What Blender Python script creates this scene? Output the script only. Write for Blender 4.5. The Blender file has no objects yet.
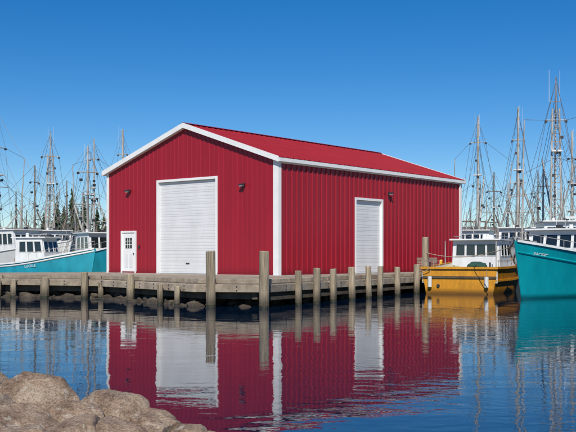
import bpy, bmesh, math, random
from mathutils import Vector, Matrix, noise
R = random.Random(7)
F = 941.0; CAMZ = 1.63; DECK = 0.73
def at(px, d): return ((px-288)/F*d, d)
def zat(py, d): return CAMZ + (256-py)/F*d

# ---------------------------------------------------------------- materials
def mat(name, col, rough=0.6, metal=0.0, var=0.0, vscale=3.0, stretch=(1,1,1), island=0.0,
        bump=0.0, bscale=20.0, col2=None, spec=0.5, coat=0.0, wetz=None, wetd=.28):
    m = bpy.data.materials.new(name); m.use_nodes = True
    nt = m.node_tree; n = nt.nodes; l = nt.links
    b = n['Principled BSDF']
    b.inputs['Roughness'].default_value = rough
    b.inputs['Metallic'].default_value = metal
    b.inputs['Specular IOR Level'].default_value = spec
    b.inputs['Coat Weight'].default_value = coat
    tc = n.new('ShaderNodeTexCoord'); mp = n.new('ShaderNodeMapping')
    mp.inputs['Scale'].default_value = stretch
    l.new(tc.outputs['Object'], mp.inputs['Vector'])
    c1 = (*col, 1)
    if col2 is None: col2 = tuple(c*(1-var) for c in col)
    if var > 0 or island > 0:
        nz = n.new('ShaderNodeTexNoise'); nz.inputs['Scale'].default_value = vscale
        nz.inputs['Detail'].default_value = 8; nz.inputs['Roughness'].default_value = 0.65
        l.new(mp.outputs['Vector'], nz.inputs['Vector'])
        rp = n.new('ShaderNodeValToRGB')
        rp.color_ramp.elements[0].position = 0.35; rp.color_ramp.elements[1].position = 0.65
        rp.color_ramp.elements[0].color = (*col2, 1); rp.color_ramp.elements[1].color = c1
        l.new(nz.outputs['Fac'], rp.inputs['Fac'])
        out = rp.outputs['Color']
        if island > 0:
            g = n.new('ShaderNodeNewGeometry'); mr = n.new('ShaderNodeMapRange')
            mr.inputs['To Min'].default_value = 1-island; mr.inputs['To Max'].default_value = 1+island
            l.new(g.outputs['Random Per Island'], mr.inputs['Value'])
            vm = n.new('ShaderNodeVectorMath'); vm.operation = 'SCALE'
            l.new(out, vm.inputs[0]); l.new(mr.outputs['Result'], vm.inputs['Scale'])
            out = vm.outputs['Vector']
        if wetz:
            g2 = n.new('ShaderNodeNewGeometry'); sp = n.new('ShaderNodeSeparateXYZ'); l.new(g2.outputs['Position'], sp.inputs[0])
            ad = n.new('ShaderNodeMath'); ad.operation='MULTIPLY_ADD'; ad.inputs[1].default_value=-.2
            l.new(nz.outputs['Fac'],ad.inputs[0]); l.new(sp.outputs['Z'],ad.inputs[2])
            m2 = n.new('ShaderNodeMapRange'); m2.inputs['From Min'].default_value=wetz[0]-.1; m2.inputs['From Max'].default_value=wetz[1]-.1
            m2.inputs['To Min'].default_value=wetd; m2.inputs['To Max'].default_value=1
            l.new(ad.outputs[0], m2.inputs['Value'])
            v2 = n.new('ShaderNodeVectorMath'); v2.operation='SCALE'; l.new(out,v2.inputs[0]); l.new(m2.outputs['Result'],v2.inputs['Scale'])
            out=v2.outputs['Vector']
        l.new(out, b.inputs['Base Color'])
    else:
        b.inputs['Base Color'].default_value = c1
    if bump > 0:
        nb = n.new('ShaderNodeTexNoise'); nb.inputs['Scale'].default_value = bscale
        nb.inputs['Detail'].default_value = 8
        l.new(mp.outputs['Vector'], nb.inputs['Vector'])
        bp = n.new('ShaderNodeBump'); bp.inputs['Strength'].default_value = 1
        bp.inputs['Distance'].default_value = bump
        l.new(nb.outputs['Fac'], bp.inputs['Height']); l.new(bp.outputs['Normal'], b.inputs['Normal'])
    return m

M = {}
M['red'] = mat('red_siding', (0.31,0.009,0.022), 0.4, var=0.16, vscale=0.8, stretch=(2.5,2.5,0.22), bump=0.004, bscale=1.2, wetz=(.78,1.15), wetd=.72)
M['redroof'] = mat('red_roof', (0.33,0.014,0.020), 0.42, var=0.16, vscale=0.7, bump=0.004, bscale=1.5, spec=.5)
M['white'] = mat('white_trim', (0.78,0.78,0.77), 0.5, var=0.08, vscale=2)
M['door'] = mat('white_door', (0.68,0.69,0.70), 0.5, var=0.1, vscale=1.2, stretch=(1,1,.4), bump=.004, bscale=1.0)
M['dark'] = mat('dark_metal', (0.03,0.03,0.035), 0.5)
M['glass'] = mat('dark_glass', (0.012,0.018,0.022), 0.06, spec=0.8)
M['wood'] = mat('weathered_wood', (0.43,0.355,0.265), 0.85, var=0.4, vscale=2.6, island=0.25, bump=0.012, bscale=14, col2=(0.23,0.18,0.13))
M['pile'] = mat('pile_wood', (0.46,0.375,0.26), 0.85, var=0.4, vscale=4, stretch=(2.8,2.8,0.2), island=0.18, bump=0.04, bscale=9, col2=(0.19,0.145,0.095), wetz=(.15,.5))
M['wet'] = mat('wet_wood', (0.045,0.045,0.025), 0.45, var=0.4, vscale=6, bump=0.02, bscale=12)
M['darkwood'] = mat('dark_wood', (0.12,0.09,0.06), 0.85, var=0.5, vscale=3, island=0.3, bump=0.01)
M['rock'] = mat('riprap_rock', (0.27,0.21,0.15), 0.9, var=0.5, vscale=5, island=0.4, bump=0.04, bscale=10, col2=(0.10,0.075,0.055), wetz=(.08,.28))
M['mast'] = mat('mast_metal', (0.50,0.48,0.45), 0.5, var=0.3, vscale=2, col2=(0.27,0.24,0.20))
M['mastdk'] = mat('mast_rusty', (0.20,0.15,0.11), 0.6, var=0.4, vscale=2)
M['wire'] = mat('rigging_wire', (0.13,0.12,0.11), 0.5)
M['bwhite'] = mat('boat_white', (0.74,0.75,0.74), 0.35, var=0.16, vscale=2.5, coat=0.2, stretch=(1,1,.5))
M['teal'] = mat('teal_hull', (0.003,0.33,0.385), 0.3, var=0.2, vscale=1.3, stretch=(1.5,1.5,.5), coat=0.4, bump=.006, bscale=1.2, wetz=(.04,.2), wetd=.35)
M['teal2'] = mat('teal_hull_faded', (0.02,0.35,0.47), 0.4, var=0.25, vscale=1.5, stretch=(1.5,1.5,.5), wetz=(.04,.2), wetd=.35)
M['yellow'] = mat('yellow_hull', (0.66,0.29,0.015), 0.45, var=0.35, vscale=2.2, stretch=(1.6,1.6,.6), bump=.008, bscale=2, wetz=(.06,.26), wetd=.3)
M['navy'] = mat('navy_hull', (0.02,0.05,0.12), 0.35, var=0.2, vscale=2)
M['grn'] = mat('green_hull', (0.03,0.12,0.09), 0.4, var=0.2, vscale=2)
M['redh'] = mat('red_hull', (0.28,0.03,0.02), 0.45, var=0.2, vscale=2)
M['deckp'] = mat('boat_deck_paint', (0.35,0.36,0.36), 0.7, var=0.25, vscale=4)
M['anti'] = mat('antifouling', (0.05,0.02,0.018), 0.6, var=0.4, vscale=3)
M['rope'] = mat('rope', (0.45,0.38,0.24), 0.9)
M['orange'] = mat('buoy_orange', (0.75,0.13,0.02), 0.5)
M['yel'] = mat('yellow_paint', (0.7,0.45,0.03), 0.5)
M['blk'] = mat('black_rubber', (0.02,0.02,0.02), 0.8)
M['net'] = mat('fishing_net', (0.03,0.10,0.07), 0.95, var=0.5, vscale=9, bump=.05, bscale=14)
M['leaf'] = mat('spruce_foliage', (0.05,0.08,0.03), 0.8, var=0.5, vscale=0.8, island=0.35)
M['bark'] = mat('bark', (0.12,0.09,0.07), 0.9)
M['land'] = mat('far_land', (0.14,0.14,0.07), 0.95, var=0.5, vscale=0.05, col2=(0.06,0.08,0.03))
M['shed1'] = mat('shed_grey', (0.45,0.44,0.42), 0.8, var=0.2, vscale=0.6)
M['shedroof'] = mat('shed_roof', (0.16,0.15,0.15), 0.8, var=0.2, vscale=0.6)
M['bank'] = mat('bank_rubble', (0.12,0.09,0.065), 0.95, var=0.6, vscale=6, bump=.05, bscale=12, col2=(.03,.024,.018))

def boulder_mat():
    m = bpy.data.materials.new('granite_boulder'); m.use_nodes = True
    nt = m.node_tree; n = nt.nodes; l = nt.links; b = n['Principled BSDF']
    b.inputs['Roughness'].default_value = 0.85
    tc = n.new('ShaderNodeTexCoord')
    def nz(s, d=10, r=0.65):
        x = n.new('ShaderNodeTexNoise'); x.inputs['Scale'].default_value = s; x.inputs['Detail'].default_value = d
        x.inputs['Roughness'].default_value = r; l.new(tc.outputs['Object'], x.inputs['Vector']); return x
    a = nz(3.0, 8, .7); r = n.new('ShaderNodeValToRGB'); e = r.color_ramp.elements
    e[0].position = .36; e[0].color = (.17,.105,.07,1); e[1].position = .66; e[1].color = (.56,.45,.34,1)
    k = r.color_ramp.elements.new(.5); k.color = (.40,.285,.20,1)
    l.new(a.outputs['Fac'], r.inputs['Fac'])
    f = nz(55, 5, .8); r2 = n.new('ShaderNodeValToRGB'); r2.color_ramp.elements[0].position = .38; r2.color_ramp.elements[1].position = .54
    r2.color_ramp.elements[0].color = (.45,.43,.41,1); r2.color_ramp.elements[1].color = (1.05,1.04,1.03,1)
    l.new(f.outputs['Fac'], r2.inputs['Fac'])
    mx = n.new('ShaderNodeMix'); mx.data_type = 'RGBA'; mx.blend_type = 'MULTIPLY'; mx.inputs[0].default_value = 1
    l.new(r.outputs['Color'], mx.inputs[6]); l.new(r2.outputs['Color'], mx.inputs[7])
    li = nz(9, 7, .75); lr = n.new('ShaderNodeMapRange'); lr.inputs['From Min'].default_value=.57; lr.inputs['From Max'].default_value=.63; lr.inputs['To Max'].default_value=.55
    l.new(li.outputs['Fac'],lr.inputs['Value'])
    m3 = n.new('ShaderNodeMix'); m3.data_type='RGBA'; l.new(lr.outputs['Result'],m3.inputs[0]); l.new(mx.outputs[2],m3.inputs[6]); m3.inputs[7].default_value=(.58,.54,.46,1)
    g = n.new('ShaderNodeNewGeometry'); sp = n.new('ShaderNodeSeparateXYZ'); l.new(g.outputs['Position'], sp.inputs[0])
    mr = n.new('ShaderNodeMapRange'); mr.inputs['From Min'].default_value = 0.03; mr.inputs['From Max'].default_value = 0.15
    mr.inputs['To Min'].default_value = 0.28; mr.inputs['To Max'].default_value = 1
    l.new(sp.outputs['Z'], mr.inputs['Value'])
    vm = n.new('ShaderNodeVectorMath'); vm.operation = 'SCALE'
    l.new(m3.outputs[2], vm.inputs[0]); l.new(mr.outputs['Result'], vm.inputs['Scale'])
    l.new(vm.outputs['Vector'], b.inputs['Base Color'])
    # long fracture lines + grain
    wv = n.new('ShaderNodeMapping'); wv.inputs['Scale'].default_value=(1,1,3.5); wv.inputs['Rotation'].default_value=(.5,.35,.2); l.new(tc.outputs['Object'],wv.inputs['Vector'])
    h0 = n.new('ShaderNodeTexNoise'); h0.inputs['Scale'].default_value=4.5; h0.inputs['Detail'].default_value=10; h0.inputs['Roughness'].default_value=.62; l.new(wv.outputs['Vector'],h0.inputs['Vector'])
    b0 = n.new('ShaderNodeBump'); b0.inputs['Distance'].default_value=.07; l.new(h0.outputs['Fac'],b0.inputs['Height'])
    b1 = n.new('ShaderNodeBump'); b1.inputs['Distance'].default_value = .012; h = nz(45, 8, .7)
    l.new(h.outputs['Fac'], b1.inputs['Height']); l.new(b0.outputs['Normal'],b1.inputs['Normal']); l.new(b1.outputs['Normal'], b.inputs['Normal'])
    return m
M['boulder'] = boulder_mat()

# ---------------------------------------------------------------- mesh builder
class MB:
    def __init__(s): s.v=[]; s.f=[]; s.m=[]; s.mats=[]
    def mi(s, k):
        if k not in s.mats: s.mats.append(k)
        return s.mats.index(k)
    def poly(s, pts, k):
        b = len(s.v); s.v += [tuple(p) for p in pts]; s.f.append(tuple(range(b, b+len(pts)))); s.m.append(s.mi(k))
    def raw(s, vs, fs, k):
        b = len(s.v); s.v += [tuple(p) for p in vs]; i = s.mi(k)
        for f in fs: s.f.append(tuple(b+j for j in f)); s.m.append(i)
    def box(s, lo, hi, k, mtx=None):
        x0,y0,z0 = lo; x1,y1,z1 = hi
        vs = [Vector(p) for p in ((x0,y0,z0),(x1,y0,z0),(x1,y1,z0),(x0,y1,z0),(x0,y0,z1),(x1,y0,z1),(x1,y1,z1),(x0,y1,z1))]
        if mtx: vs = [mtx @ p for p in vs]
        s.raw(vs, [(0,3,2,1),(4,5,6,7),(0,1,5,4),(1,2,6,5),(2,3,7,6),(3,0,4,7)], k)
    def beam(s, p0, p1, w, h, k):
        p0=Vector(p0); p1=Vector(p1); d=p1-p0; L=d.length; x=d.normalized()
        up=Vector((0,0,1)) if abs(x.z)<.95 else Vector((1,0,0))
        y=up.cross(x).normalized(); z=x.cross(y)
        mt=Matrix(((x.x,y.x,z.x,p0.x),(x.y,y.y,z.y,p0.y),(x.z,y.z,z.z,p0.z),(0,0,0,1)))
        s.box((0,-w/2,-h/2),(L,w/2,h/2),k,mt)
    def tube(s, p0, p1, r0, r1=None, k='mast', n=8):
        if r1 is None: r1=r0
        p0=Vector(p0); p1=Vector(p1); x=(p1-p0).normalized()
        up=Vector((0,0,1)) if abs(x.z)<.95 else Vector((1,0,0))
        a=up.cross(x).normalized(); b=x.cross(a); vs=[]
        for p,r in ((p0,r0),(p1,r1)):
            for i in range(n):
                t=2*math.pi*i/n; vs.append(p+a*math.cos(t)*r+b*math.sin(t)*r)
        fs=[(i,(i+1)%n,n+(i+1)%n,n+i) for i in range(n)]+[tuple(range(n-1,-1,-1)),tuple(range(n,2*n))]
        s.raw(vs,fs,k)
    def path(s, pts, r, k, n=5):
        for a,b in zip(pts[:-1],pts[1:]): s.tube(a,b,r,r,k,n)
    def sag(s, p0, p1, sg, r, k, n=8):
        p0=Vector(p0); p1=Vector(p1); pts=[]
        for i in range(n+1):
            t=i/n; p=p0.lerp(p1,t); p.z-=sg*4*t*(1-t); pts.append(p)
        s.path(pts,r,k,4)
    def obj(s, name, parent=None, smooth=False, bevel=0, loc=None, rotz=0):
        me=bpy.data.meshes.new(name); me.from_pydata([tuple(p) for p in s.v],[],s.f)
        for k in s.mats: me.materials.append(M[k])
        me.polygons.foreach_set('material_index', s.m)
        if smooth: me.polygons.foreach_set('use_smooth',[True]*len(s.f))
        me.update()
        o=bpy.data.objects.new(name, me); bpy.context.collection.objects.link(o)
        if parent: o.parent=parent
        if loc: o.location=loc
        o.rotation_euler[2]=rotz
        if bevel>0:
            md=o.modifiers.new('bevel','BEVEL'); md.width=bevel; md.segments=2; md.limit_method='ANGLE'
        return o
def empty(name, loc=(0,0,0), rotz=0):
    e=bpy.data.objects.new(name,None); bpy.context.collection.objects.link(e)
    e.location=loc; e.rotation_euler[2]=rotz; e.empty_display_size=0.3
    return e

# ---------------------------------------------------------------- red metal building
W=11.85; LN=16.9; EV=5.36; SL=0.334
bld=empty('red_metal_building',(-9.62,50.3,DECK),math.radians(-39.3))
PK=EV+W/2*SL
def ribs(L,p,ribw=.085,ribh=.042):
    xs=[0,L]
    k=p*.5
    while k<L-.1:
        xs+= [k,k+.02,k+ribw-.02,k+ribw]; k+=p
    def off(x):
        q=(x-p*.5)%p
        if q>ribw+1e-6 or x<p*.5-1e-6: return 0
        if q<.02: return ribh*q/.02
        if q>ribw-.02: return ribh*max(0,(ribw-q))/.02
        return ribh
    return xs,off
def wall(name,org,du,nrm,L,ztop,openings,p=.305,extra=(),rh=.042):
    mb=MB(); xs,off=ribs(L,p,ribh=rh)
    for o in openings: xs+=[o[0],o[1]]
    xs+=list(extra); xs=sorted(set(round(x,4) for x in xs if 0<=x<=L))
    org=Vector(org); du=Vector(du); nrm=Vector(nrm)
    for a,b in zip(xs[:-1],xs[1:]):
        zb=0.02; mid=(a+b)/2
        for o in openings:
            if o[0]<mid<o[1]: zb=o[2]
        A=org+du*a+nrm*off(a); B=org+du*b+nrm*off(b)
        mb.poly([(A.x,A.y,zb),(B.x,B.y,zb),(B.x,B.y,ztop(b)),(A.x,A.y,ztop(a))],'red')
    return mb.obj(name,bld)
gz=lambda x: EV+min(x,W-x)*SL
D1=(3.97,7.97,4.62); PD=(1.2,2.18,2.12); D2=(0.36*LN+.0,0.4965*LN,3.74)
wall('gable_wall',(0,0,0),(1,0,0),(0,-1,0),W,gz,[D1,PD],extra=[W/2],rh=.03)
wall('side_wall',(W,0,0),(0,1,0),(1,0,0),LN,lambda x:EV,[D2],p=.38,rh=.055)
wall('rear_wall',(W,LN,0),(-1,0,0),(0,1,0),W,gz,[],extra=[W/2])
wall('far_side_wall',(0,LN,0),(0,-1,0),(-1,0,0),LN,lambda x:EV,[])
def roof(name,sign):
    mb=MB(); oh=.22; L=LN+2*oh; xs,off=ribs(L,.4,.08,.035)
    xs=sorted(set(round(x,4) for x in xs))
    c=math.cos(math.atan(SL)); sn=math.sin(math.atan(SL))
    eav=.2
    for a,b in zip(xs[:-1],xs[1:]):
        q=[]
        for y,x,top in ((a,0,1),(b,0,1),(b,0,0),(a,0,0)):
            o=off(y)+.09
            xx = W/2 if top else (W+eav if sign>0 else -eav)
            zz = PK if top else EV-eav*SL
            q.append((xx+sign*sn*o*(0 if top else 1), y-oh, zz+c*o))
        mb.poly(q,'redroof')
        mb.poly([(p[0],p[1],p[2]-.06) for p in reversed(q)],'white')
    return mb.obj(name,bld)
roof('roof_slope',1); roof('roof_slope_far',-1)
mb=MB()
for s in(1,-1):
    mb.poly([(W/2,-.24,PK+.155),(W/2,LN+.24,PK+.155),(W/2+s*.22,LN+.24,PK+.155-.22*SL),(W/2+s*.22,-.24,PK+.155-.22*SL)],'redroof')
mb.obj('ridge_cap',bld)
mb=MB()
for y in (-.25,LN+.22):
    for s in (1,-1):
        xe=W+.22 if s>0 else -.22
        ze=EV-.22*SL
        h0,h1=-.12,.13
        pts=[(W/2,PK+h0),(xe,ze+h0),(xe,ze+h1),(W/2,PK+h1)]
        vs=[(p[0],y,p[1]) for p in pts]+[(p[0],y+.04,p[1]) for p in pts]
        mb.raw(vs,[(0,1,2,3),(7,6,5,4),(0,4,5,1),(1,5,6,2),(2,6,7,3),(3,7,4,0)],'white')
        y2=0 if y<0 else LN
        mb.poly([(W/2,y+.02,PK-.11),(xe,y+.02,ze-.11),(xe,y2,ze-.11),(W/2,y2,PK-.11)],'white')
mb.obj('rake_trim',bld)
mb=MB()
for x0,x1 in ((W+.07,W+.235),(-.235,-.07)):
    mb.box((x0,-.2,EV-.17),(x1,LN+.2,EV+.0),'white')
    mb.box((x0+.02,-.19,EV+.0),(x1-.02,LN+.19,EV+.02),'dark')
mb.box((W+.0,-.0,EV-.22),(W+.068,LN,EV-.02),'white')
mb.obj('gutter',bld,bevel=.012)
mb=MB()
mb.box((W-.26,-.055,0),(W+.065,-.0,EV-.05),'white'); mb.box((W,0,0),(W+.065,.16,EV-.2),'white')
mb.box((-.055,-.055,0),(.1,0,EV-.05),'white'); mb.box((-.055,0,0),(0,.14,EV-.2),'white')
mb.box((W,LN-.16,0),(W+.065,LN+.05,EV-.2),'white')
mb.obj('corner_trim',bld,bevel=.006)
mb=MB(); mb.box((W+.06,LN-.3,0.1),(W+.14,LN-.2,EV-.16),'white'); mb.obj('downspout',bld)
mb=MB()
for a,b in ((0,D1[0]),(D1[1],W)): mb.box((a,-.05,0.0),(b,-.036,.1),'red')
mb.box((W+.057,0.16,0),(W+.067,D2[0],.1),'red'); mb.box((W+.057,D2[1],0),(W+.067,LN-.16,.1),'red')
mb.obj('base_flashing',bld)
mb=MB(); mb.box((-.1,-.1,-.06),(W+.1,LN+.1,.02),'shed1'); mb.obj('floor_slab',bld)
def overhead(name,axis,a,b,zt,n):
    mb=MB()
    def bx(u0,u1,d0,d1,z0,z1,k):
        if axis=='g': mb.box((u0,-d1,z0),(u1,-d0,z1),k)
        else: mb.box((W+d0,u0,z0),(W+d1,u1,z1),k)
    t=.12
    bx(a-t,a,-.12,.075,0,zt+t,'white'); bx(b,b+t,-.12,.075,0,zt+t,'white'); bx(a,b,-.12,.075,zt,zt+t,'white')
    h=(zt-.04)/n
    for i in range(n):
        z=.03+i*h
        bx(a,b,-.15,-.07,z,z+h-.006,'door')
        for j in range(1,4):
            zz=z+j*h/4
            bx(a+.02,b-.02,-.069,-.064,zz-.05,zz+.05,'door')
    bx(a,b,-.16,-.1,0,zt,'door')
    bx(a,b,-.08,-.04,0.0,.035,'blk')
    if axis=='g': bx((a+b)/2-.12,(a+b)/2+.12,-.063,-.04,.5,.56,'dark')
    return mb.obj(name,bld,bevel=.003)
overhead('overhead_door','g',D1[0],D1[1],D1[2],8)
overhead('side_overhead_door','s',D2[0],D2[1],D2[2],7)
mb=MB(); a,b,zt=PD
mb.box((a-.09,-.07,0),(a,.05,zt+.09),'white'); mb.box((b,-.07,0),(b+.09,.05,zt+.09),'white'); mb.box((a,-.07,zt),(b,.05,zt+.09),'white')
mb.box((a,-.02,.02),(b,.04,zt),'white')
wx0,wx1=a+.24,b-.24; wz0,wz1=1.3,1.85
mb.box((wx0,-.028,wz0),(wx1,-.022,wz1),'glass')
for i in range(2):
    x=wx0+(wx1-wx0)*(i+1)/3-.012; mb.box((x,-.036,wz0),(x+.025,-.0285,wz1),'white')
for i in range(2):
    z=wz0+(wz1-wz0)*(i+1)/3; mb.box((wx0,-.037,z),(wx1,-.029,z+.025),'white')
mb.box((a+.2,-.03,.3),(a+.44,-.021,1.0),'door'); mb.box((b-.44,-.03,.3),(b-.2,-.021,1.0),'door')
mb.tube((b-.09,-.09,1.02),(b-.09,-.02,1.02),.03,.03,'dark')
mb.box((a-.02,-.35,-.02),(b+.02,-.05,.03),'shed1')
mb.box((b+.25,-.06,1.3),(b+.38,-.034,1.45),'dark')
mb.obj('entry_door',bld)
mb=MB()
def lampfix(p,n):
    p=Vector(p); n=Vector(n); s=Vector((-n.y,n.x,0))
    mt=Matrix(((s.x,n.x,0,p.x),(s.y,n.y,0,p.y),(0,0,1,p.z),(0,0,0,1)))
    mb.box((-.09,.0,-.08),(.09,.07,.08),'dark',mt); mb.box((-.13,.07,-.02),(.13,.24,.05),'dark',mt); mb.box((-.1,.09,-.06),(.1,.22,-.02),'door',mt)
lampfix((1.75,-.03,4.28),(0,-1,0)); lampfix((9.77,-.03,4.22),(0,-1,0)); lampfix((W+.05,.535*LN,4.2),(1,0,0))
mb.obj('wall_lamp',bld)

# ---------------------------------------------------------------- wharf
A=Vector((-0.85,29.6)); B=Vector((-2.9,30.3)); C=Vector((-7.2,36.2)); D=Vector((-24,41.5))
poly=[A,Vector((8.3,46.5)),Vector((11.8,55.8)),Vector((1.2,65.5)),Vector((-11.5,52.5)),Vector((-26,47.5)),D,C,B]
wh=empty('timber_wharf')
bm=bmesh.new(); vs=[bm.verts.new((p.x,p.y,DECK-.03)) for p in poly]; bm.faces.new(vs)
bd=Vector((.774,-.633))
lo=min(p.dot(bd) for p in poly); hi=max(p.dot(bd) for p in poly)
k=lo+.2
while k<hi:
    bmesh.ops.bisect_plane(bm,geom=bm.verts[:]+bm.edges[:]+bm.faces[:],plane_co=(bd.x*k,bd.y*k,0),plane_no=(bd.x,bd.y,0)); k+=.24
bmesh.ops.split_edges(bm,edges=bm.edges[:])
bmesh.ops.inset_individual(bm,faces=bm.faces[:],thickness=.008)
dl=[f for f in bm.faces if len(f.verts)==4 and f.calc_area()<.15 and min(e.calc_length() for e in f.edges)<.02]
bmesh.ops.delete(bm,geom=dl,context='FACES')
r=bmesh.ops.extrude_face_region(bm,geom=bm.faces[:])
for v in [g for g in r['geom'] if isinstance(g,bmesh.types.BMVert)]: v.co.z+= .03
bmesh.ops.recalc_face_normals(bm,faces=bm.faces[:])
me=bpy.data.meshes.new('deck_boards'); bm.to_mesh(me); bm.free(); me.materials.append(M['wood'])
o=bpy.data.objects.new('deck_boards',me); bpy.context.collection.objects.link(o); o.parent=wh
mb=MB()
def inset(p,d):
    n=len(p); out=[]
    for i in range(n):
        a,b,c=p[i-1],p[i],p[(i+1)%n]
        e1=(b-a).normalized(); e2=(c-b).normalized()
        n1=Vector((-e1.y,e1.x)); n2=Vector((-e2.y,e2.x)); m=(n1+n2).normalized()
        out.append(b+m*(d/max(.35,m.dot(n1))))
    return out
inn=inset(poly,1.5)
n=len(inn)
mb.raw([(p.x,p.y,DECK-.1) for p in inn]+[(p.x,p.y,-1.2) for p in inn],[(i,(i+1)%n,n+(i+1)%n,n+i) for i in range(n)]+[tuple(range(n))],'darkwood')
mb.obj('bulkhead',wh)
mb=MB()
edges=[(A,poly[1],'r'),(poly[1],poly[2],'r2'),(B,A,'f'),(C,B,'f'),(D,C,'f'),(poly[4],poly[5],'b')]
def outn(a,b):
    e=(b-a).normalized(); return Vector((e.y,-e.x))
for a,b,_ in edges:
    o=outn(a,b)
    L=(b-a).length; nseg=max(1,int(L/4.2)); 
    for i in range(nseg):
        p=a.lerp(b,i/nseg+.001); q=a.lerp(b,(i+1)/nseg-.001)
        j=R.uniform(-.015,.015); j2=R.uniform(-.015,.015)
        mb.beam((p.x+o.x*.06,p.y+o.y*.06,DECK-.13+j),(q.x+o.x*.06,q.y+o.y*.06,DECK-.13+j2),.14,.25,'wood')
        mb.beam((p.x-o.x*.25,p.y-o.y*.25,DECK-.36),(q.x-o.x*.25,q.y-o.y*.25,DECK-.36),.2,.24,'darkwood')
        if _!='b': mb.beam((p.x-o.x*.12,p.y-o.y*.12,DECK+.09+j),(q.x-o.x*.12,q.y-o.y*.12,DECK+.09-j),.18,.14,'wood')
        if _ =='r':
            mb.beam((p.x+o.x*.02,p.y+o.y*.02,.28),(q.x+o.x*.02,q.y+o.y*.02,.27),.08,.14,'darkwood')
for a,b,_ in edges:
    o=outn(a,b); L=(b-a).length; k=.4
    while k<L:
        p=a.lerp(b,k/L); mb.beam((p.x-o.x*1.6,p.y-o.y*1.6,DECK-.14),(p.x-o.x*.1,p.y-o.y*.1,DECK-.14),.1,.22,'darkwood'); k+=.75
mb.obj('beams',wh,bevel=.015)
mb=MB()
for a,b,_ in edges[:1]+edges[2:5]:
    o=outn(a,b); L=(b-a).length; k=.35
    while k<L:
        p=a.lerp(b,k/L)+o*.13
        for z in (DECK-.19,DECK-.07): mb.tube((p.x,p.y,z),(p.x+o.x*.02,p.y+o.y*.02,z),.022,.022,'dark',6)
        k+=1.05
mb.obj('bolts',wh)
def hit(px,a,b):
    d=Vector(((px-288)/F,1)); e=b-a
    det=d.x*(-e.y)+e.x*d.y
    t=(a.x*(-e.y)+e.x*a.y)/det
    return Vector((d.x*t,t))
mb=MB()
def pile(p,top,r,lean=0):
    n=14
    zs=[-1.0,-.1,.08,.3,.6,top-.03,top]
    rings=[]; sl=R.uniform(-.12,.12)
    jit=[R.uniform(.95,1.04) for _ in range(n)]
    for z in zs:
        rr=r*(1.0-.06*(z+1)/3)*(0.88 if z==top else 1)
        rings.append([(p.x+lean*z+rr*math.cos(2*math.pi*i/n)*jit[i],p.y+rr*math.sin(2*math.pi*i/n)*jit[i],z+(sl*math.cos(2*math.pi*i/n)*rr if z>=top-.03 else 0)) for i in range(n)])
    def strip(rs,k,cap=False):
        vs=[v for r_ in rs for v in r_]; fs=[]
        for j in range(len(rs)-1):
            for i in range(n): fs.append((j*n+i,j*n+(i+1)%n,(j+1)*n+(i+1)%n,(j+1)*n+i))
        if cap: fs.append(tuple(range((len(rs)-1)*n,len(rs)*n)))
        mb.raw(vs,fs,k)
    strip(rings[:3],'wet'); strip(rings[2:],'pile',True)
for px,ty,r in ((292,271,.12),(310,269,.125),(327,269,.12),(346,266,.13),(363,267,.12),(374,265,.12),(392,266,.12),(411,264,.13)):
    p=hit(px,A,poly[1])+outn(A,poly[1])*(.14+r*.9); pile(p,zat(ty,p.y)+R.uniform(-.05,.05),r,R.uniform(-.03,.03))
p=hit(437,A,poly[1]); p+=Vector((-.5,.3)); pile(p,zat(237,p.y),.16)
pile(A+Vector((.1,-.25)),zat(251,29.4),.165,.005)
pile(Vector(at(211,30.0)),zat(251,30.0),.16,-.008)
for px,ty,r in ((138,274,.14),(168,284,.1),(185,286,.1)):
    p=hit(px,C,B)+outn(C,B)*.3; pile(p,zat(ty,p.y),r,R.uniform(-.02,.02))
for px,ty,r in ((104,287,.11),(88,272,.14),(49,277,.15),(46,279,.1),(17,279,.12),(2,280,.12),(-25,275,.14),(-60,275,.14)):
    p=hit(px,D,C)+outn(D,C)*.25; pile(p,zat(ty,p.y),r,R.uniform(-.03,.03))
for a,b,_ in edges[:5]:
    o=outn(a,b); L=(b-a).length; k=.9
    while k<L:
        p=a.lerp(b,k/L)-o*1.0
        pile(p,DECK-.26,.11); k+=1.9
mb.obj('piles',wh)
mb=MB()
for a,b,_ in edges[:1]+edges[3:5]:
    o=outn(a,b); L=(b-a).length; k=.8
    while k+2<L:
        p=a.lerp(b,k/L)-o*.75; q=a.lerp(b,(k+1.6)/L)-o*.75
        mb.beam((p.x,p.y,-.2),(q.x,q.y,DECK-.3),.07,.16,'darkwood'); k+=3.1
mb.obj('braces',wh)
mb=MB()
def tyre(c,nv,r=.26):
    c=Vector(c); nv=Vector(nv).normalized(); s=Vector((0,0,1)); u=nv.cross(s)
    n=18;m_=8;vs=[];fs=[]
    for i in range(n):
        t=2*math.pi*i/n; ce=c+(u*math.cos(t)+s*math.sin(t))*r; rad=(ce-c).normalized()
        for j in range(m_):
            q=2*math.pi*j/m_; vs.append(ce+rad*math.cos(q)*.08+nv*math.sin(q)*.08)
    for i in range(n):
        for j in range(m_): fs.append((i*m_+j,((i+1)%n)*m_+j,((i+1)%n)*m_+(j+1)%m_,i*m_+(j+1)%m_))
    mb.raw(vs,fs,'blk')
o=outn(A,poly[1])
for px in (421,): 
    p=hit(px,A,poly[1])+o*.25; tyre((p.x,p.y,.45),(o.x,o.y,0))
mb.obj('tyre_fenders',wh,smooth=True)

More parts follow.
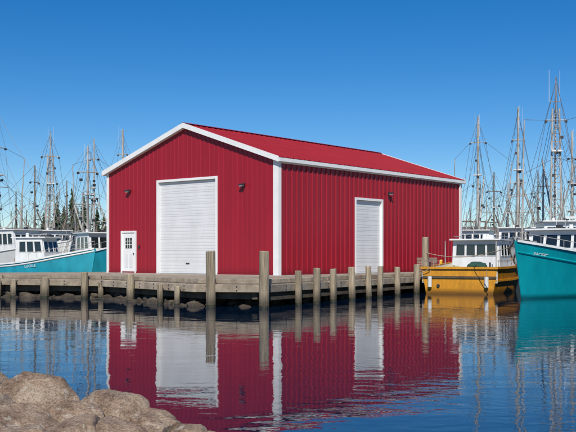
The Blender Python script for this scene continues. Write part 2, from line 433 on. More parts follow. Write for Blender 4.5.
def rockmesh(mb,c,sx,sy,sz,seed,sub=2,k='rock',cuts=9,namp=.12,rot=0,dlo=.62,dhi=.88,fine=.035):
    bm=bmesh.new(); bmesh.ops.create_icosphere(bm,subdivisions=sub,radius=1)
    rr=random.Random(seed); pl=[]
    for i in range(cuts):
        v=Vector((rr.gauss(0,1),rr.gauss(0,1),rr.gauss(0,1))).normalized(); pl.append((v,rr.uniform(dlo,dhi)))
    mt=Matrix.Rotation(rot,3,'Z')
    vs=[]
    for v in bm.verts:
        p=v.co.copy()
        s=Vector((seed*3.1,seed*1.7,seed))
        p*= 1+namp*(noise.fractal(p*1.1+s,.8,2.1,3))
        for nv,d in pl:
            q=p.dot(nv)
            if q>d: p-=nv*(q-d)*.94
        nn=p.normalized()
        p+= nn*fine*noise.fractal(p*3+s,.8,2.1,6)
        p-= nn*fine*1.2*max(0,.2-abs(noise.noise(p*1.7+s*2)))*3
        p=mt@Vector((p.x*sx,p.y*sy,p.z*sz)); vs.append(p+Vector(c))
    fs=[tuple(v.index for v in f.verts) for f in bm.faces]; bm.free()
    mb.raw(vs,fs,k)
mb=MB(); sd=1
def rip(a,b,off0,off1,nr,zc):
    global sd
    for i in range(nr):
        t=R.random(); o=outn(a,b); q=R.uniform(off0,off1); p=a.lerp(b,t)+o*q
        s=R.choice((R.uniform(.08,.16),R.uniform(.14,.32))); z=zc-(q-off0)*.26
        rockmesh(mb,(p.x,p.y,z+R.uniform(-.08,.05)),s*R.uniform(.9,1.5),s*R.uniform(.9,1.4),s*R.uniform(.55,.9),sd,2,rot=R.random()*6); sd+=1
Cl=C.lerp(D,.32)
rip(Cl,C,-1.3,.5,130,.26); rip(C,B,-1.3,.6,220,.29); rip(B,A,-1.4,-.5,14,.12); rip(A,poly[1],-1.5,-.7,60,.12)
rip(D,Cl,-1.3,-.1,60,.13)
mb.obj('riprap_rocks')

def crate(mb,w=.9,d=.6,h=.4):
    for a in (-w/2,w/2):
        for b in (-d/2,d/2): mb.box((a-.025,b-.025,0),(a+.025,b+.025,h),'darkwood')
    for i in range(5):
        z=.02+i*h/5
        for b in (-d/2-.03,d/2+.01): mb.box((-w/2,b,z),(w/2,b+.02,z+h/5-.03),'wood')
        for a in (-w/2-.03,w/2+.01): mb.box((a,-d/2,z),(a+.02,d/2,z+h/5-.03),'wood')
    mb.box((-w/2,-d/2,h-.03),(w/2,d/2,h),'darkwood')
for i,(px,d,z) in enumerate(((429,50,0),(424,50.6,0),(427,50.4,.42))):
    x,y=at(px,d); mb=MB(); crate(mb); mb.obj('lobster_trap',loc=(x,y,DECK+z),rotz=.6+.1*i)
for px,d in ((441,47.5),):
    x,y=at(px,d); mb=MB(); mb.tube((0,0,0),(0,0,.62),.07,.07,'yel',12); mb.tube((0,0,.62),(0,0,.7),.09,.06,'yel',12); mb.tube((0,0,0),(0,0,.04),.15,.15,'dark',12)
    mb.obj('mooring_bollard',loc=(x,y,DECK+.01))

# ---------------------------------------------------------------- boats
def hullfun(L,Bm,zs,zb):
    def sec(t,v):
        f=(0.86+.14*min(1,t/.35))*(1-max(0,(t-.5)/.5)**2.3)
        hb=Bm/2*max(f,.015)
        fl=(0.93-.5*max(0,(t-.4)/.6)**1.3)
        sheer=zs+(zb-zs)*max(0,t-.1)**2.0/.81
        keel=-.7+.25*(1-t)
        ch=.12+.25*max(0,t-.6)
        rake=.28*L/10*max(0,(t-.75)/.25)
        if v<.3:
            q=v/.3; y=hb*fl*.93*q**.8; z=keel+(ch-.35-keel)*q**1.3
        else:
            q=(v-.3)/.7; y=hb*(fl*.93+(1-fl*.93)*q**(1.0+.9*max(0,t-.4))); z=(ch-.35)+(sheer-ch+.35)*q
        x=-L/2+L*t+rake*2.4*(max(0,z+.4)/(zb+.4))
        return Vector((x,y,z))
    def vz(t,dz):
        sheer=zs+(zb-zs)*max(0,t-.1)**2.0/.81; ch=.12+.25*max(0,t-.6)
        return .3+.7*max(0,1-dz/(sheer-ch+.35))
    sec.vz=vz
    return sec
def quadpanel(mb,q,u0,u1,v0,v1,k,off=.012,fr=None,fw=.035):
    q=[Vector(p) for p in q]
    nrm=(q[1]-q[0]).cross(q[3]-q[0]).normalized()
    P=lambda u,v:(q[0]*(1-u)+q[1]*u)*(1-v)+(q[3]*(1-u)+q[2]*u)*v
    def slab(u0,u1,v0,v1,o0,o1,k):
        c=[P(u0,v0),P(u1,v0),P(u1,v1),P(u0,v1)]
        vs=[p+nrm*o0 for p in c]+[p+nrm*o1 for p in c]
        mb.raw(vs,[(4,5,6,7),(0,1,5,4),(1,2,6,5),(2,3,7,6),(3,0,4,7)],k)
    slab(u0,u1,v0,v1,0,off,k)
    if fr:
        du=fw/(q[1]-q[0]).length; dv=fw/(q[3]-q[0]).length; o=off+.015
        slab(u0-du,u1+du,v0-dv,v0,0,o,fr); slab(u0-du,u1+du,v1,v1+dv,0,o,fr)
        slab(u0-du,u0,v0,v1,0,o,fr); slab(u1,u1+du,v0,v1,0,o,fr)
def house(mb,x0,x1,w,z0,h,rake=.25,k='bwhite',nf=3,nsd=3,taper=.06,roofk='bwhite',rearwin=0,wv=(.55,.88),trim=None):
    w2=w/2; t=taper
    b=[(x0,-w2,z0),(x1,-w2,z0),(x1,w2,z0),(x0,w2,z0)]
    u=[(x0+.03,-w2+t,z0+h),(x1-rake,-w2+t,z0+h),(x1-rake,w2-t,z0+h),(x0+.03,w2-t,z0+h)]
    mb.raw(b+u,[(0,1,5,4),(1,2,6,5),(2,3,7,6),(3,0,4,7),(4,5,6,7)],k)
    def wins(q,n,ua,ub):
        s=(ub-ua)/n
        for i in range(n): quadpanel(mb,q,ua+i*s+.1*s,ua+(i+1)*s-.1*s,wv[0],wv[1],'glass',.012,trim or k)
    wins([b[1],b[2],u[2],u[1]],nf,.05,.95)
    wins([b[0],b[1],u[1],u[0]],nsd,.12,.96)
    wins([b[2],b[3],u[3],u[2]],nsd,.04,.88)
    if rearwin: wins([b[3],b[0],u[0],u[3]],rearwin,.06,.94)
    else: quadpanel(mb,[b[3],b[0],u[0],u[3]],.38,.62,.08,.85,'dark',.01,k)
    mb.box((x0-.25,-w2-.05,z0+h),(x1-rake+.3,w2+.05,z0+h+.07),roofk)
    for y in(-w2+.1,w2-.1): mb.tube((x0,y,z0+h+.2),(x1-rake,y,z0+h+.2),.015,.015,'mast',5)
    mb.tube((x0+.5,-.3,z0+h+.07),(x0+.5,-.3,z0+h+.3),.11,.09,'bwhite',10)
    mb.box((x1-rake-.1,-.12,z0+h+.07),(x1-rake+.1,.12,z0+h+.22),'dark')
def boat(name,bx,by,heading,L,Bm,zs,zb,hullk,cap='bwhite',hs=None,rig=None,text=None,deckh=.65,stripe=None,seed=1,extra=None,rails=True):
    rr=random.Random(seed)
    e=empty(name,(bx,by,0),heading)
    sec=hullfun(L,Bm,zs,zb); N=26; V=12
    mb=MB()
    ks=[i/N for i in range(N+1)]
    for sgn in (1,-1):
        vs=[]; 
        for t in ks:
            for j in range(V+1):
                p=sec(t,j/V); vs.append((p.x,p.y*sgn,p.z))
        fs=[[],[]]
        for i in range(N):
            for j in range(V):
                a=i*(V+1)+j; f=(a,a+V+1,a+V+2,a+1)
                if sgn<0: f=f[::-1]
                mz=(vs[a][2]+vs[a+1][2])/2
                fs[0 if mz>-.08 else 1].append(f)
        mb.raw(vs,fs[0],hullk); mb.raw(vs,fs[1],'anti')
    pr=[sec(0,j/V) for j in range(V+1)]
    mb.poly([(p.x,p.y,p.z) for p in pr]+[(p.x,-p.y,p.z) for p in reversed(pr[1:])],hullk)
    h=mb.obj('hull',e,smooth=True)
    bm=bmesh.new(); bm.from_mesh(h.data); bmesh.ops.remove_doubles(bm,verts=bm.verts[:],dist=.002)
    bmesh.ops.recalc_face_normals(bm,faces=bm.faces[:]); bm.to_mesh(h.data); bm.free()
    md=h.modifiers.new('es','EDGE_SPLIT'); md.split_angle=math.radians(40)
    mb=MB(); 
    for i in range(N):
        a=sec(ks[i],1); b=sec(ks[i+1],1)
        al=sec(ks[i],sec.vz(ks[i],deckh)); bl=sec(ks[i+1],sec.vz(ks[i+1],deckh))
        for sgn in (1,-1):
            def q(p,inn,dz=0): return Vector((p.x,sgn*max(0.0,p.y-inn),p.z+dz))
            mb.raw([q(a,-.05,-.04),q(b,-.05,-.04),q(b,-.05,.05),q(a,-.05,.05),q(a,.12,.05),q(b,.12,.05),q(b,.12,-.02),q(a,.12,-.02)],
                   [(0,1,2,3),(3,2,5,4),(4,5,6,7),(0,7,6,1)],cap)
            mb.raw([q(a,.12),q(b,.12),q(bl,.12),q(al,.12)],[(0,1,2,3)],'bwhite')
            mb.raw([q(al,.12),q(bl,.12),q(bl,99),q(al,99)],[(0,1,2,3)],'deckp')
            if stripe:
                v0=sec.vz(ks[i],stripe[1]); v1=sec.vz(ks[i+1],stripe[1])
                c=sec(ks[i],v0); d=sec(ks[i+1],v1)
                mb.tube((c.x,sgn*(c.y+.0),c.z),(d.x,sgn*(d.y+.0),d.z),.045,.045,stripe[0],6)
            c=sec(ks[i],.72); d=sec(ks[i+1],.72)
            if hullk=='yellow' : mb.beam((c.x,sgn*(c.y+.03),c.z),(d.x,sgn*(d.y+.03),d.z),.06,.08,'yellow')
    a=sec(0,1)
    mb.beam((a.x-.02,-a.y-.04,a.z),(a.x-.02,a.y+.04,a.z),.14,.09,cap)
    mb.beam((a.x+.04,-a.y,a.z-.33),(a.x+.04,a.y,a.z-.33),.02,.62,'bwhite')
    prev=None
    for j in range(3,V+1):
        p=sec(1,j/V); p=Vector((p.x+.03,0,p.z))
        if prev: mb.tube(prev,p,.05,.05,hullk,6)
        prev=p
    mb.obj('bulwark_and_deck',e)
    if hs:
        mb=MB()
        for hh in hs: house(mb,**hh)
        mb.obj('wheelhouse',e,bevel=.012)
    mb=MB()
    if rails:
        for sgn in (1,-1):
            last=None
            for i in range(14,N+1,2):
                p=sec(ks[i],1); p=Vector((p.x,sgn*max(0,p.y-.05),p.z))
                mb.tube(p,p+Vector((0,0,.42)),.013,.013,'mast',5)
                if last: mb.tube(last+Vector((0,0,.42)),p+Vector((0,0,.42)),.014,.014,'mast',5)
                last=p
    if extra: extra(mb,sec,e)
    if mb.v: mb.obj('fittings',e)
    if rig:
        mb=MB()
        for g in rig: doRig(mb,sec,L,Bm,rr,zs,zb,**g)
        mb.obj('rigging',e)
    if text:
        cu=bpy.data.curves.new('lettering','FONT'); cu.body=text[0]; cu.size=text[1]; cu.extrude=.004
        cu.materials.append(M['bwhite']); to=bpy.data.objects.new('name_lettering',cu); bpy.context.collection.objects.link(to)
        sgn=text[4]
        p=sec(text[2],text[3]); p1=sec(text[2]+(-.06 if sgn>0 else .04),text[3]); p2=sec(text[2],text[3]+.06)
        for q in (p,p1,p2): q.y*=sgn
        X=(p1-p).normalized(); Y=(p2-p).normalized(); Z=X.cross(Y).normalized(); Y=Z.cross(X)
        P=p+Z*.03
        to.parent=e; to.matrix_local=Matrix(((X.x,Y.x,Z.x,P.x),(X.y,Y.y,Z.y,P.y),(X.z,Y.z,Z.z,P.z),(0,0,0,1)))
    return e
def doRig(mb,sec,L,Bm,rr,zs,zb,x=0,z0=1.2,h=12,style='pole',k='mast',r=.085,out=0,ant=True):
    top=Vector((x,0,z0+h)); hw=Bm*.44
    bow=sec(1,1); st=sec(0,1)
    W_=lambda a,b,rad=.012: mb.tube(a,b,rad,rad,'wire',4)
    r*=1.25
    if style=='lattice':
        g=.36; zt=z0+h*.82
        for sgn in(-1,1): mb.tube((x,sgn*g,z0-.6),(x,sgn*g*.55,zt),.065,.05,k,6)
        mb.tube((x-.5,0,z0-.6),(x-.15,0,zt),.055,.045,k,6)
        n=int((zt-z0)/.45)
        for i in range(n):
            q=i/n; y=g*(1-.45*q); q2=(i+1)/n; y2=g*(1-.45*q2); za=z0+(zt-z0)*q; zb_=z0+(zt-z0)*q2
            mb.tube((x,-y,za),(x,y,za),.024,.024,k,4)
            s=1 if i%2 else -1; mb.tube((x,-y*s,za),(x,y2*s,zb_),.018,.018,k,4); mb.tube((x,y*s,za),(x-.4+.3*q,0,zb_),.018,.018,k,4)
        mb.tube((x-.05,0,zt-.5),top,.05,.03,k,6)
    else:
        mb.tube((x,0,z0-.6),top,r,r*.5,k,8)
        if rr.random()<.8:
            for i in range(int(h*.6/.4)): mb.tube((x,-.18,z0+.5+i*.4),(x,.18,z0+.5+i*.4),.016,.016,k,4)
    if ant:
        for i in range(rr.choice((1,2))):
            a=rr.uniform(-.4,.4); mb.tube((x,a,z0+h*.86),(x,a,z0+h+rr.uniform(0,.4)),.012,.008,'bwhite',4); mb.tube((x,0,z0+h*.86),(x,a,z0+h*.86),.015,.015,k,4)
    cq=rr.uniform(.72,.84); cw=rr.uniform(.35,.8)
    mb.tube((x,-cw,z0+h*cq),(x,cw,z0+h*cq),.035,.035,k,6)
    if rr.random()<.5: mb.tube((x,-cw*1.3,z0+h*.5),(x,cw*1.3,z0+h*.5),.04,.04,k,6)
    mb.box((x+.05,-.3,z0+h*.58),(x+.3,.3,z0+h*.58+.08),'bwhite'); mb.box((x+.05,-.3,z0+h*.58-.03),(x+.1,.3,z0+h*.58),k)
    for s in(-1,1): mb.box((x-.07,s*cw-.07,z0+h*cq-.15),(x+.07,s*cw+.07,z0+h*cq-.02),'dark')
    if style in('trawl','aframe'):
        for sgn in(-1,1): mb.tube((x-1.2,sgn*hw,zs),(x-.1,sgn*.18,z0+h*.5),.07,.06,k,6)
        for q in (.35,.6,.82):
            yy=hw*(1-q)+.18*q; zz=zs+(z0+h*.5-zs)*q; xx=x-1.2+1.1*q
            mb.tube((xx,-yy,zz),(xx,yy,zz),.035,.035,k,5)
    if out:
        for sgn in(-1,1):
            tip=Vector((x+rr.uniform(-.8,.8),sgn*(hw+rr.uniform(-.1,.7)),z0+h*rr.uniform(.62,.86)))
            base=Vector((x,sgn*hw,zs+.1)); mb.tube(base,tip,.065,.03,k,6)
            W_(tip,(x,sgn*cw,z0+h*cq)); W_(base.lerp(tip,.6),(x,0,z0+h*.55)); W_(tip,(x+rr.uniform(-2.5,2.5),sgn*hw,zs))
    bt=Vector((x-L*rr.uniform(.22,.34),0,z0+h*rr.uniform(.3,.6)))
    mb.tube((x,0,z0+1.0),bt,.075,.05,k,6); W_(bt,(x,0,z0+h*.9)); W_(bt,(bt.x,0,zs)); W_(bt,(st.x,st.y*.9,zs)); W_(bt,(st.x,-st.y*.9,zs))
    ft=Vector((x+L*rr.uniform(.12,.22),rr.uniform(-.8,.8),z0+h*rr.uniform(.35,.6)))
    mb.tube((x+.1,0,z0+1.6),ft,.055,.035,k,6); W_(ft,(x,0,z0+h*.8)); W_(ft,(ft.x,ft.y*.5,zs))
    mx=-L*.33; mh=h*rr.uniform(.42,.62)
    mb.tube((mx,0,zs-.5),(mx,0,z0+mh),.07,.04,k,6); mb.tube((mx,-.5,z0+mh*.8),(mx,.5,z0+mh*.8),.03,.03,k,5)
    W_((mx,0,z0+mh),(x,0,z0+h*.85))
    for s in(-1,1): W_((mx,0,z0+mh*.95),(mx-.4,s*hw,zs)); W_((mx,s*.5,z0+mh*.8),(mx+.6,s*hw,zs))
    W_(top,(bow.x,0,bow.z),.013); W_((x,0,z0+h*.62),(bow.x-.7,0,bow.z))
    for sgn in(-1,1):
        W_((x,0,z0+h*.97),(x,sgn*cw,z0+h*cq)); W_((x,sgn*cw,z0+h*cq),(x-.6,sgn*hw,zs)); W_((x,0,z0+h*cq),(x+.6,sgn*hw,zs))
        W_((x,0,z0+h*.55),(x-1.4,sgn*hw,zs)); W_((x,0,z0+h*.97),(st.x,sgn*st.y,st.z))
    if style=='trawl':
        gx=-L*.42; gh=rr.uniform(2.8,4.2)
        for sgn in(-1,1):
            mb.tube((gx,sgn*hw*.9,zs-.3),(gx,sgn*hw*.75,zs+gh),.08,.07,k,6); mb.tube((gx-.6,sgn*hw*.9,zs-.3),(gx,sgn*hw*.75,zs+gh),.045,.045,k,6)
        mb.tube((gx,-hw*.85,zs+gh),(gx,hw*.85,zs+gh),.08,.08,k,6); mb.tube((gx,-hw*.8,zs+gh*.6),(gx,hw*.8,zs+gh*.6),.045,.045,k,6)
        W_((gx,0,zs+gh),(x,0,z0+h*.74))
    if rr.random()<.6:
        mb.tube((-L*.25,-.8,zs+.4),(-L*.25,.8,zs+.4),.5,.5,'net',12)
    for i in range(5):
        q=rr.uniform(.3,.7); y=rr.uniform(-.5,.5); mb.box((x-.08,y-.08,z0+h*q),(x+.08,y+.08,z0+h*q+.16),'dark')

def hdg(dx,dy): return math.atan2(dy,dx)
def ex1(mb,sec,e):
    for sgn in(1,-1):
        for t in (.3,.45):
            p=sec(t,.75); c=Vector((p.x,sgn*(p.y+.18),p.z-.15))
            mb.tube(c+Vector((0,0,-.28)),c+Vector((0,0,.28)),.15,.15,'orange',10); mb.tube(c+Vector((0,0,.28)),(p.x,sgn*p.y,sec(t,1).z),.02,.02,'rope',4)
    z=sec(.97,1).z
    mb.box((4.7,-.1,z+.02),(5.5,.1,z+.09),'mast'); mb.tube((5.45,-.12,z+.06),(5.45,.12,z+.06),.06,.06,'dark',10)
    for sgn in(1,-1):
        p=sec(.86,1); mb.tube((p.x,sgn*.25,p.z-.6),(p.x,sgn*.25,p.z+.2),.05,.05,'mast',8)
        last=None
        for t in (.7,.78,.86,.93,.985):
            p=sec(t,1); a=Vector((p.x,sgn*max(0,p.y-.06),p.z)); b=a+Vector((0,0,.34))
            mb.tube(a,b,.013,.013,'mast',5)
            if last: mb.tube(last,b,.014,.014,'mast',5)
            last=b
    mb.tube((.6,.5,2.75),(.6,.5,3.0),.22,.22,'bwhite',12)
    for y in(-1,-.6,1): mb.tube((-.2,y,2.7),(-.2,y,5.2),.012,.008,'bwhite',4)
    mb.tube((-.3,0,2.7),(-.3,0,4.0),.05,.04,'mast',8); mb.tube((-.3,-.6,3.6),(-.3,.6,3.6),.03,.03,'mast',6); mb.box((-.2,-.5,3.25),(-.05,.5,3.35),'bwhite')
L1=11.5; d1=Vector((-.60,-.80)).normalized(); bowp=Vector(at(519,35.6)); c1=bowp-d1*(L1/2+.45)
boat('fishing_boat',c1.x,c1.y,hdg(*d1),L1,4.3,1.15,2.2,'teal',hs=[dict(x0=-.6,x1=2.5,w=2.7,z0=.75,h=1.95,rake=.45,nf=4,nsd=3,wv=(.62,.9))],
     text=('PACIFIC',.2,.955,.86,1),seed=3,extra=ex1,rails=False,stripe=('teal',.42))
dy=Vector((.40,.917)); L2=8.8; sp=Vector(at(459,40.3)); c2=sp+dy*(L2/2)
def ex2(mb,sec,e):
    mb.box((-3.5,-1.3,.45),(-2.3,1.3,.98),'yellow'); mb.box((-3.45,-1.25,.98),(-2.35,1.25,1.03),'darkwood')
    for sgn in(1,-1):
        mb.tube((-2.2,sgn*1.15,.6),(-2.2,sgn*1.15,2.3),.025,.025,'mast',6)
        mb.tube((-4.3,sgn*1.3,1.1),(-4.3,sgn*1.3,1.36),.04,.04,'dark',8)
        mb.tube((-4.3,sgn*1.62,1.42),(-1.3,sgn*1.72,1.42),.018,.018,'mast',5)
        for xx in(-4.3,-3.3,-2.3,-1.3): mb.tube((xx,sgn*1.66,1.1),(xx,sgn*1.66,1.42),.014,.014,'mast',5)
    rockmesh(mb,(-2.9,-.5,1.15),.5,.55,.22,77,3,'net',4,.3)
    rockmesh(mb,(-2.9,.7,1.1),.35,.4,.18,78,3,'rope',4,.3)
    mb.tube((-.2,.3,2.3),(-.2,.3,3.3),.02,.02,'mast',5); mb.tube((-.4,-.5,2.3),(-.4,-.5,2.6),.2,.2,'bwhite',12)
    mb.beam((-4.43,-1.6,.72),(-4.43,1.6,.72),.05,.09,'darkwood')
    mb.tube((-4.46,.9,.35),(-4.38,.9,.35),.07,.07,'dark',10)
    for y in(-1.2,1.25): mb.tube((-4.52,y,.3),(-4.52,y,.75),.09,.09,'bwhite',10); mb.tube((-4.5,y,.75),(-4.42,y,1.15),.012,.012,'rope',4)
boat('yellow_workboat',c2.x,c2.y,hdg(*dy),L2,3.8,1.12,1.55,'yellow',cap='yellow',
     hs=[dict(x0=-1.1,x1=1.9,w=2.25,z0=.5,h=1.85,rake=.5,nf=4,nsd=3,rearwin=4,wv=(.62,.9))],rig=None,seed=5,extra=ex2,deckh=.5,rails=False)
def lb(px,d,hd,L,Bm,zs,zb,hk,name='fishing_boat',hs=None,rig=None,**kw):
    x,y=at(px,d); return boat(name,x,y,math.radians(hd),L,Bm,zs,zb,hk,hs=hs,rig=rig,**kw)
lb(38,54,-20,6.6,2.6,1.15,2.05,'teal2',hs=[dict(x0=-1.0,x1=1.1,w=1.6,z0=.9,h=1.75,rake=.35,nf=3,nsd=3,wv=(.55,.88))],text=('LUCILLE',.2,.5,.84,-1),seed=8,
   rig=None,rails=True,stripe=('bwhite',.14))
lb(97,58,-60,8.5,3.0,1.3,2.3,'teal2',hs=[dict(x0=-1.5,x1=1.5,w=1.9,z0=1.0,h=2.0,rake=.4,nf=3,nsd=3)],rig=[dict(x=-1.8,z0=1.2,h=7.4)],seed=9)
H=lambda w=2.5,h=2.3,x0=0,x1=3.0,z0=1.2:[dict(x0=x0,x1=x1,w=w,z0=z0,h=h,rake=.4,nf=4,nsd=4)]
lb(3,70,-35,13,4.2,1.5,2.7,'bwhite',hs=H(),rig=[dict(x=-.5,z0=1.5,h=10.6,r=.10,out=1)],seed=11)
lb(30,84,160,14,4.4,1.5,2.8,'navy',hs=H(),rig=[dict(x=-.5,z0=1.5,h=8.2,k='mastdk',style='trawl',out=1)],seed=12)
lb(51,73,-70,13,4.2,1.5,2.7,'bwhite',hs=H(),rig=[dict(x=-.5,z0=1.5,h=9.9,style='lattice')],seed=13)
lb(72,92,20,13,4.4,1.5,2.8,'grn',hs=H(),rig=[dict(x=-.5,z0=1.5,h=7.5,k='mastdk',style='aframe')],seed=14)
lb(90,78,-120,14,4.4,1.6,2.8,'redh',hs=H(),rig=[dict(x=-.5,z0=1.5,h=9.9,style='aframe',out=1)],seed=15)
lb(122,88,-100,15,4.6,1.6,2.9,'bwhite',hs=H(),rig=[dict(x=-.2,z0=1.5,h=12,r=.14)],seed=16)
lb(18,100,10,15,4.6,1.6,2.9,'bwhite',hs=H(),rig=[dict(x=-.2,z0=1.5,h=7,k='mastdk',out=1)],seed=17)
lb(-34,72,-20,13,4.4,1.6,2.9,'teal2',hs=H(),rig=[dict(x=-.2,z0=1.5,h=10,out=1)],seed=18)
lb(478,72,-110,14,4.4,1.5,2.7,'bwhite',hs=H(),rig=[dict(x=0,z0=1.5,h=10.8,r=.11,out=1)],seed=21)
lb(494,86,-80,14,4.6,1.6,2.8,'navy',hs=H(),rig=[dict(x=0,z0=1.5,h=7.8,k='mastdk',style='trawl',out=1)],seed=22)
lb(518,66,-105,14,4.6,1.6,2.8,'bwhite',hs=H(),rig=[dict(x=-.3,z0=1.5,h=10.6,r=.11,style='aframe')],seed=23)
lb(538,92,-130,15,4.8,1.6,2.9,'redh',hs=H(),rig=[dict(x=0,z0=1.5,h=8.5,k='mastdk',out=1)],seed=24)
lb(557,54,-95,13,4.4,1.6,2.7,'grn',hs=H(),rig=[dict(x=-.3,z0=1.6,h=10.4,style='lattice',out=1)],seed=25)
lb(575,74,-60,14,4.6,1.6,2.8,'bwhite',hs=H(),rig=[dict(x=-.3,z0=1.5,h=10.0,r=.12)],seed=26)
lb(508,108,-30,15,4.6,1.6,2.8,'teal2',hs=H(),rig=[dict(x=0,z0=1.5,h=8.5,out=1)],seed=27)
lb(610,70,-60,14,4.6,1.6,2.8,'navy',hs=H(),rig=[dict(x=-.3,z0=1.5,h=11.0,r=.12)],seed=28)

mb=MB()
p=sp; q=hit(411,A,poly[1]); mb.sag((p.x-1.2,p.y+.3,1.15),(q.x+.2,q.y,1.0),.15,.018,'rope')
e1=Vector(at(521,36)); g=hit(437,A,poly[1]); mb.sag((e1.x-.1,e1.y,2.1),(g.x-.5,g.y+.3,1.8),.35,.016,'rope',12)
mb.obj('mooring_line')

mb=MB()
for x0,y0,x1,y1,w in ((-60,66,-13,64,2.4),(13,61,60,63,2.4),(15,100,90,104,3),(-90,104,-8,98,3)):
    mb.beam((x0,y0,1.0),(x1,y1,1.0),w,.25,'wood')
    n=int(abs(x1-x0)/2.5)
    for i in range(n+1):
        t=i/n; xx=x0+(x1-x0)*t; yy=y0+(y1-y0)*t
        for o in(-w/2,w/2): mb.tube((xx,yy+o,-1),(xx,yy+o,1.5+R.uniform(0,.5)),.13,.12,'pile',8)
mb.obj('fishing_pier')
mb=MB()
nx=160
def shore(x): return 210+25*noise.noise(Vector((x*.008,3,0)))+.00008*x*x
vs=[];fs=[]
rows=(0,2,8,25,60,140)
for i in range(nx+1):
    x=-800+1600*i/nx; s=shore(x)
    for j,dd in enumerate(rows):
        z=(-.4,.6,1.6,2.8,4,5)[j]+(noise.noise(Vector((x*.02,dd*.05,1)))*(.3+.02*dd))
        vs.append((x,s+dd*1.5,z))
nr=len(rows)
for i in range(nx):
    for j in range(nr-1): a=i*nr+j; fs.append((a,a+nr,a+nr+1,a+1))
mb.raw(vs,fs,'land'); mb.obj('far_shore_terrain',smooth=True)
def shed(px,d,w,h,l,wallk,roofk,rz):
    x,y=at(px,d); mb=MB()
    mb.box((-w/2,-l/2,0),(w/2,l/2,h),wallk)
    mb.raw([(-w/2-.3,-l/2-.3,h),(w/2+.3,-l/2-.3,h),(w/2+.3,l/2+.3,h),(-w/2-.3,l/2+.3,h),(-w/2-.3,0,h+l*.28),(w/2+.3,0,h+l*.28)],[(0,1,5,4),(2,3,4,5),(0,4,3),(1,2,5),(0,3,2,1)],roofk)
    for i in range(int(w/3)): mb.box((-w/2+1+i*3,-l/2-.04,1),(-w/2+2+i*3,-l/2,2.2),'glass')
    mb.obj('waterfront_shed',loc=(x,y,1.5),rotz=rz)
shed(15,214,16,4,9,'bwhite','shedroof',.1); shed(75,222,12,4,8,'shed1','shedroof',-.1)
shed(500,222,18,4.5,9,'shed1','shedroof',.05); shed(548,215,13,4,8,'bwhite','redh',-.1)
def spruce(mb,x,y,z,h,rr,dens=1.0):
    mb.tube((x,y,z),(x,y,z+h),.012*h+.05,.02,'bark',5)
    lev=int(26*dens); wd=rr.uniform(.15,.22)
    for i in range(lev):
        q=.08+.9*i/lev; r0=h*wd*(1-q)**.85*rr.uniform(.75,1.15)+.06
        nb=int(9*dens*(1-q*.4))+2
        for k in range(nb):
            if rr.random()<.12: continue
            a=rr.random()*6.283; r=r0*rr.uniform(.6,1.2); dz=-r*rr.uniform(.15,.5)
            ca,sa=math.cos(a),math.sin(a); zz=z+q*h+rr.uniform(-.02,.02)*h; w=r*rr.uniform(.2,.4)
            tip=(x+ca*r,y+sa*r,zz+dz)
            m1=(x+ca*r*.5-sa*w,y+sa*r*.5+ca*w,zz+dz*.7-.04*h*rr.random()); m2=(x+ca*r*.5+sa*w,y+sa*r*.5-ca*w,zz+dz*.7-.04*h*rr.random())
            mb.raw([(x,y,zz+.02*h),m1,tip,m2],[(0,1,2),(0,2,3)],'leaf')
rr=random.Random(4)
for px,ty,d in ((57,194,150),(72,187,158),(84,195,150),(64,204,165),(97,206,160),(104,212,170),(44,212,160),(77,205,152)):
    x,y=at(px,d); mb=MB(); h=zat(ty,d)-.8; spruce(mb,0,0,0,h,rr,1.4); mb.obj('spruce_tree',loc=(x,y,.8))
mb=MB(); vs=[(0,0,2.0)];n=40
for k,(r,z) in enumerate(((.5,1.7),(.85,.9),(1.0,-.4))):
    for i in range(n):
        a=6.283*i/n; q=r*(1+.12*noise.noise(Vector((math.cos(a)*2,math.sin(a)*2,k*.1)))); vs.append((math.cos(a)*34*q,math.sin(a)*16*q,z))
fs=[(0,1+i,1+(i+1)%n) for i in range(n)]
for k in range(2):
    for i in range(n): a=1+k*n+i;b=1+k*n+(i+1)%n; fs.append((a,a+n,b+n,b))
mb.raw(vs,fs,'land'); mb.obj('headland_terrain',loc=(*at(72,160),0),smooth=True)
mb=MB()
for i in range(420):
    x=rr.uniform(-330,330); y=shore(x)+rr.uniform(22,110); cl=noise.noise(Vector((x*.02,1,5)))
    spruce(mb,x,y,2.5,rr.uniform(5,9)*(1+.5*cl),rr,.5)
mb.obj('distant_tree_line')

# ---------------------------------------------------------------- foreground boulders
# (px centre, top py, distance, half-width, half-depth, half-height, rot)
spec=[(-22,360,8.9,.40,.40,.42,.3),(30,368,8.1,.45,.40,.40,.1),(112,389,7.7,.36,.34,.32,-.25),(70,398,7.3,.24,.26,.26,.6),
      (18,404,6.9,.34,.30,.30,.2),(66,414,6.55,.28,.26,.26,-.3),(148,409,7.5,.22,.24,.24,.4),(186,422,7.5,.23,.24,.20,-.1),
      (112,418,6.6,.22,.24,.22,.8),(150,427,6.7,.22,.22,.2,.1),(-30,392,7.2,.38,.36,.4,.1),(-25,414,6.4,.36,.3,.35,.5),
      (20,426,6.1,.28,.28,.25,.2),(84,436,6.0,.30,.28,.25,0),(214,431,7.8,.14,.16,.12,.3),(-80,372,8.2,.5,.5,.5,.2),(-90,400,6.8,.5,.5,.5,.4),(140,440,6.0,.3,.3,.25,.3)]
for i,(px,ty,d,sx,sy,sz,rt) in enumerate(spec):
    x,y=at(px,d); zt=zat(ty,d)
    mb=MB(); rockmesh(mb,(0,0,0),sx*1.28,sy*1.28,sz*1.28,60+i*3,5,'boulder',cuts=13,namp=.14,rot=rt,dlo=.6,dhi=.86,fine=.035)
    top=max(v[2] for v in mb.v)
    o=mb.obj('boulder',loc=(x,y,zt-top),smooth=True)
mb=MB(); vs=[];fs=[];nx=60
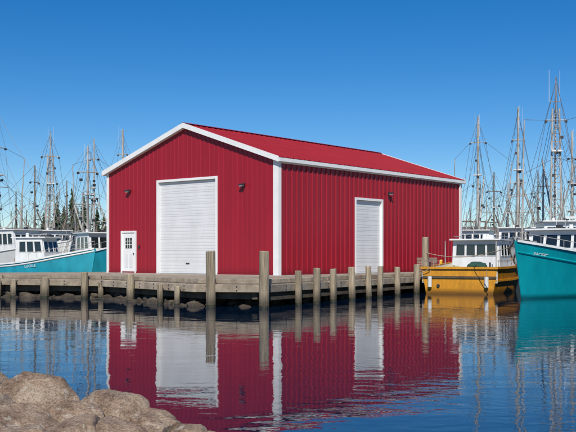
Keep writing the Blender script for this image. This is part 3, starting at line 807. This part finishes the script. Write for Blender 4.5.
for i in range(nx+1):
    for j in range(nx+1):
        x=-6+7.5*i/nx; y=-2+12*j/nx
        edge=-.75-(max(0,y-5))*.52 if y>5 else -.75+ (5-y)*.5
        z=min(.38,(edge-x)*.38-(max(0,y-7.3))*.3)-.22+.10*noise.fractal(Vector((x*1.5,y*1.5,0)),.8,2,4)
        vs.append((x,y,max(z,-.9)))
for i in range(nx):
    for j in range(nx): a=i*(nx+1)+j; fs.append((a,a+nx+1,a+nx+2,a+1))
mb.raw(vs,fs,'bank'); mb.obj('shore_ground',smooth=True)

# ---------------------------------------------------------------- water
m=bpy.data.materials.new('harbour_water'); m.use_nodes=True; nt=m.node_tree; n=nt.nodes; l=nt.links; b=n['Principled BSDF']
b.inputs['Base Color'].default_value=(.001,.012,.034,1); b.inputs['Roughness'].default_value=.01; b.inputs['IOR'].default_value=1.34
tc=n.new('ShaderNodeTexCoord')
def wn(sc,st,det=3,dist=0):
    mp=n.new('ShaderNodeMapping'); mp.inputs['Scale'].default_value=st; mp.inputs['Rotation'].default_value=(0,0,.12)
    l.new(tc.outputs['Object'],mp.inputs['Vector']); x=n.new('ShaderNodeTexNoise'); x.inputs['Scale'].default_value=sc
    x.inputs['Detail'].default_value=det; x.inputs['Distortion'].default_value=dist
    l.new(mp.outputs['Vector'],x.inputs['Vector']); return x
n1=wn(.7,(1,1.4,1),2,.3); n2=wn(3.2,(1,1.5,1),3,.4); n3=wn(.07,(1,1,1),2)
b1=n.new('ShaderNodeBump'); b1.inputs['Distance'].default_value=.009; l.new(n1.outputs['Fac'],b1.inputs['Height'])
mr=n.new('ShaderNodeMapRange'); mr.inputs['From Min'].default_value=.42; mr.inputs['From Max'].default_value=.62; mr.inputs['To Min'].default_value=.25; mr.inputs['To Max'].default_value=1
l.new(n3.outputs['Fac'],mr.inputs['Value'])
b2=n.new('ShaderNodeBump'); b2.inputs['Distance'].default_value=.0045; l.new(n2.outputs['Fac'],b2.inputs['Height']); l.new(mr.outputs['Result'],b2.inputs['Strength'])
l.new(b1.outputs['Normal'],b2.inputs['Normal']); l.new(b2.outputs['Normal'],b.inputs['Normal'])
M['water']=m
mb=MB(); mb.poly([(-3000,-300,0),(3000,-300,0),(3000,4000,0),(-3000,4000,0)],'water'); mb.obj('water')

# ---------------------------------------------------------------- light, sky, camera
EL=math.radians(42); AZ=math.radians(184)
w=bpy.data.worlds.new('World'); bpy.context.scene.world=w; w.use_nodes=True; nt=w.node_tree
bg=nt.nodes['Background']; sk=nt.nodes.new('ShaderNodeTexSky'); sk.sky_type='NISHITA'; sk.sun_disc=False
sk.sun_elevation=EL; sk.sun_rotation=AZ; sk.air_density=1.0; sk.dust_density=.05; sk.ozone_density=4.5; sk.altitude=1400
hs=nt.nodes.new('ShaderNodeHueSaturation'); hs.inputs['Saturation'].default_value=1.36; hs.inputs['Value'].default_value=1.1; hs.inputs['Hue'].default_value=.504
nt.links.new(sk.outputs[0],hs.inputs['Color']); nt.links.new(hs.outputs[0],bg.inputs['Color']); bg.inputs['Strength'].default_value=.088
sd_=bpy.data.lights.new('sun','SUN'); sd_.energy=4.7; sd_.angle=math.radians(.5); sd_.color=(1,.95,.86)
so=bpy.data.objects.new('sun',sd_); bpy.context.collection.objects.link(so)
dirv=Vector((math.sin(AZ)*math.cos(EL),math.cos(AZ)*math.cos(EL),math.sin(EL)))
so.rotation_euler=dirv.to_track_quat('Z','Y').to_euler()
cd=bpy.data.cameras.new('camera'); cam=bpy.data.objects.new('camera',cd); bpy.context.collection.objects.link(cam)
cam.location=(0,0,CAMZ); cam.rotation_euler=(math.radians(90),0,0); cd.lens=F/576*36; cd.sensor_width=36; cd.shift_y=40/576
cd.clip_end=8000; cd.clip_start=.1
sc=bpy.context.scene; sc.camera=cam
sc.view_settings.view_transform='Standard'; sc.view_settings.look='None'; sc.view_settings.exposure=0
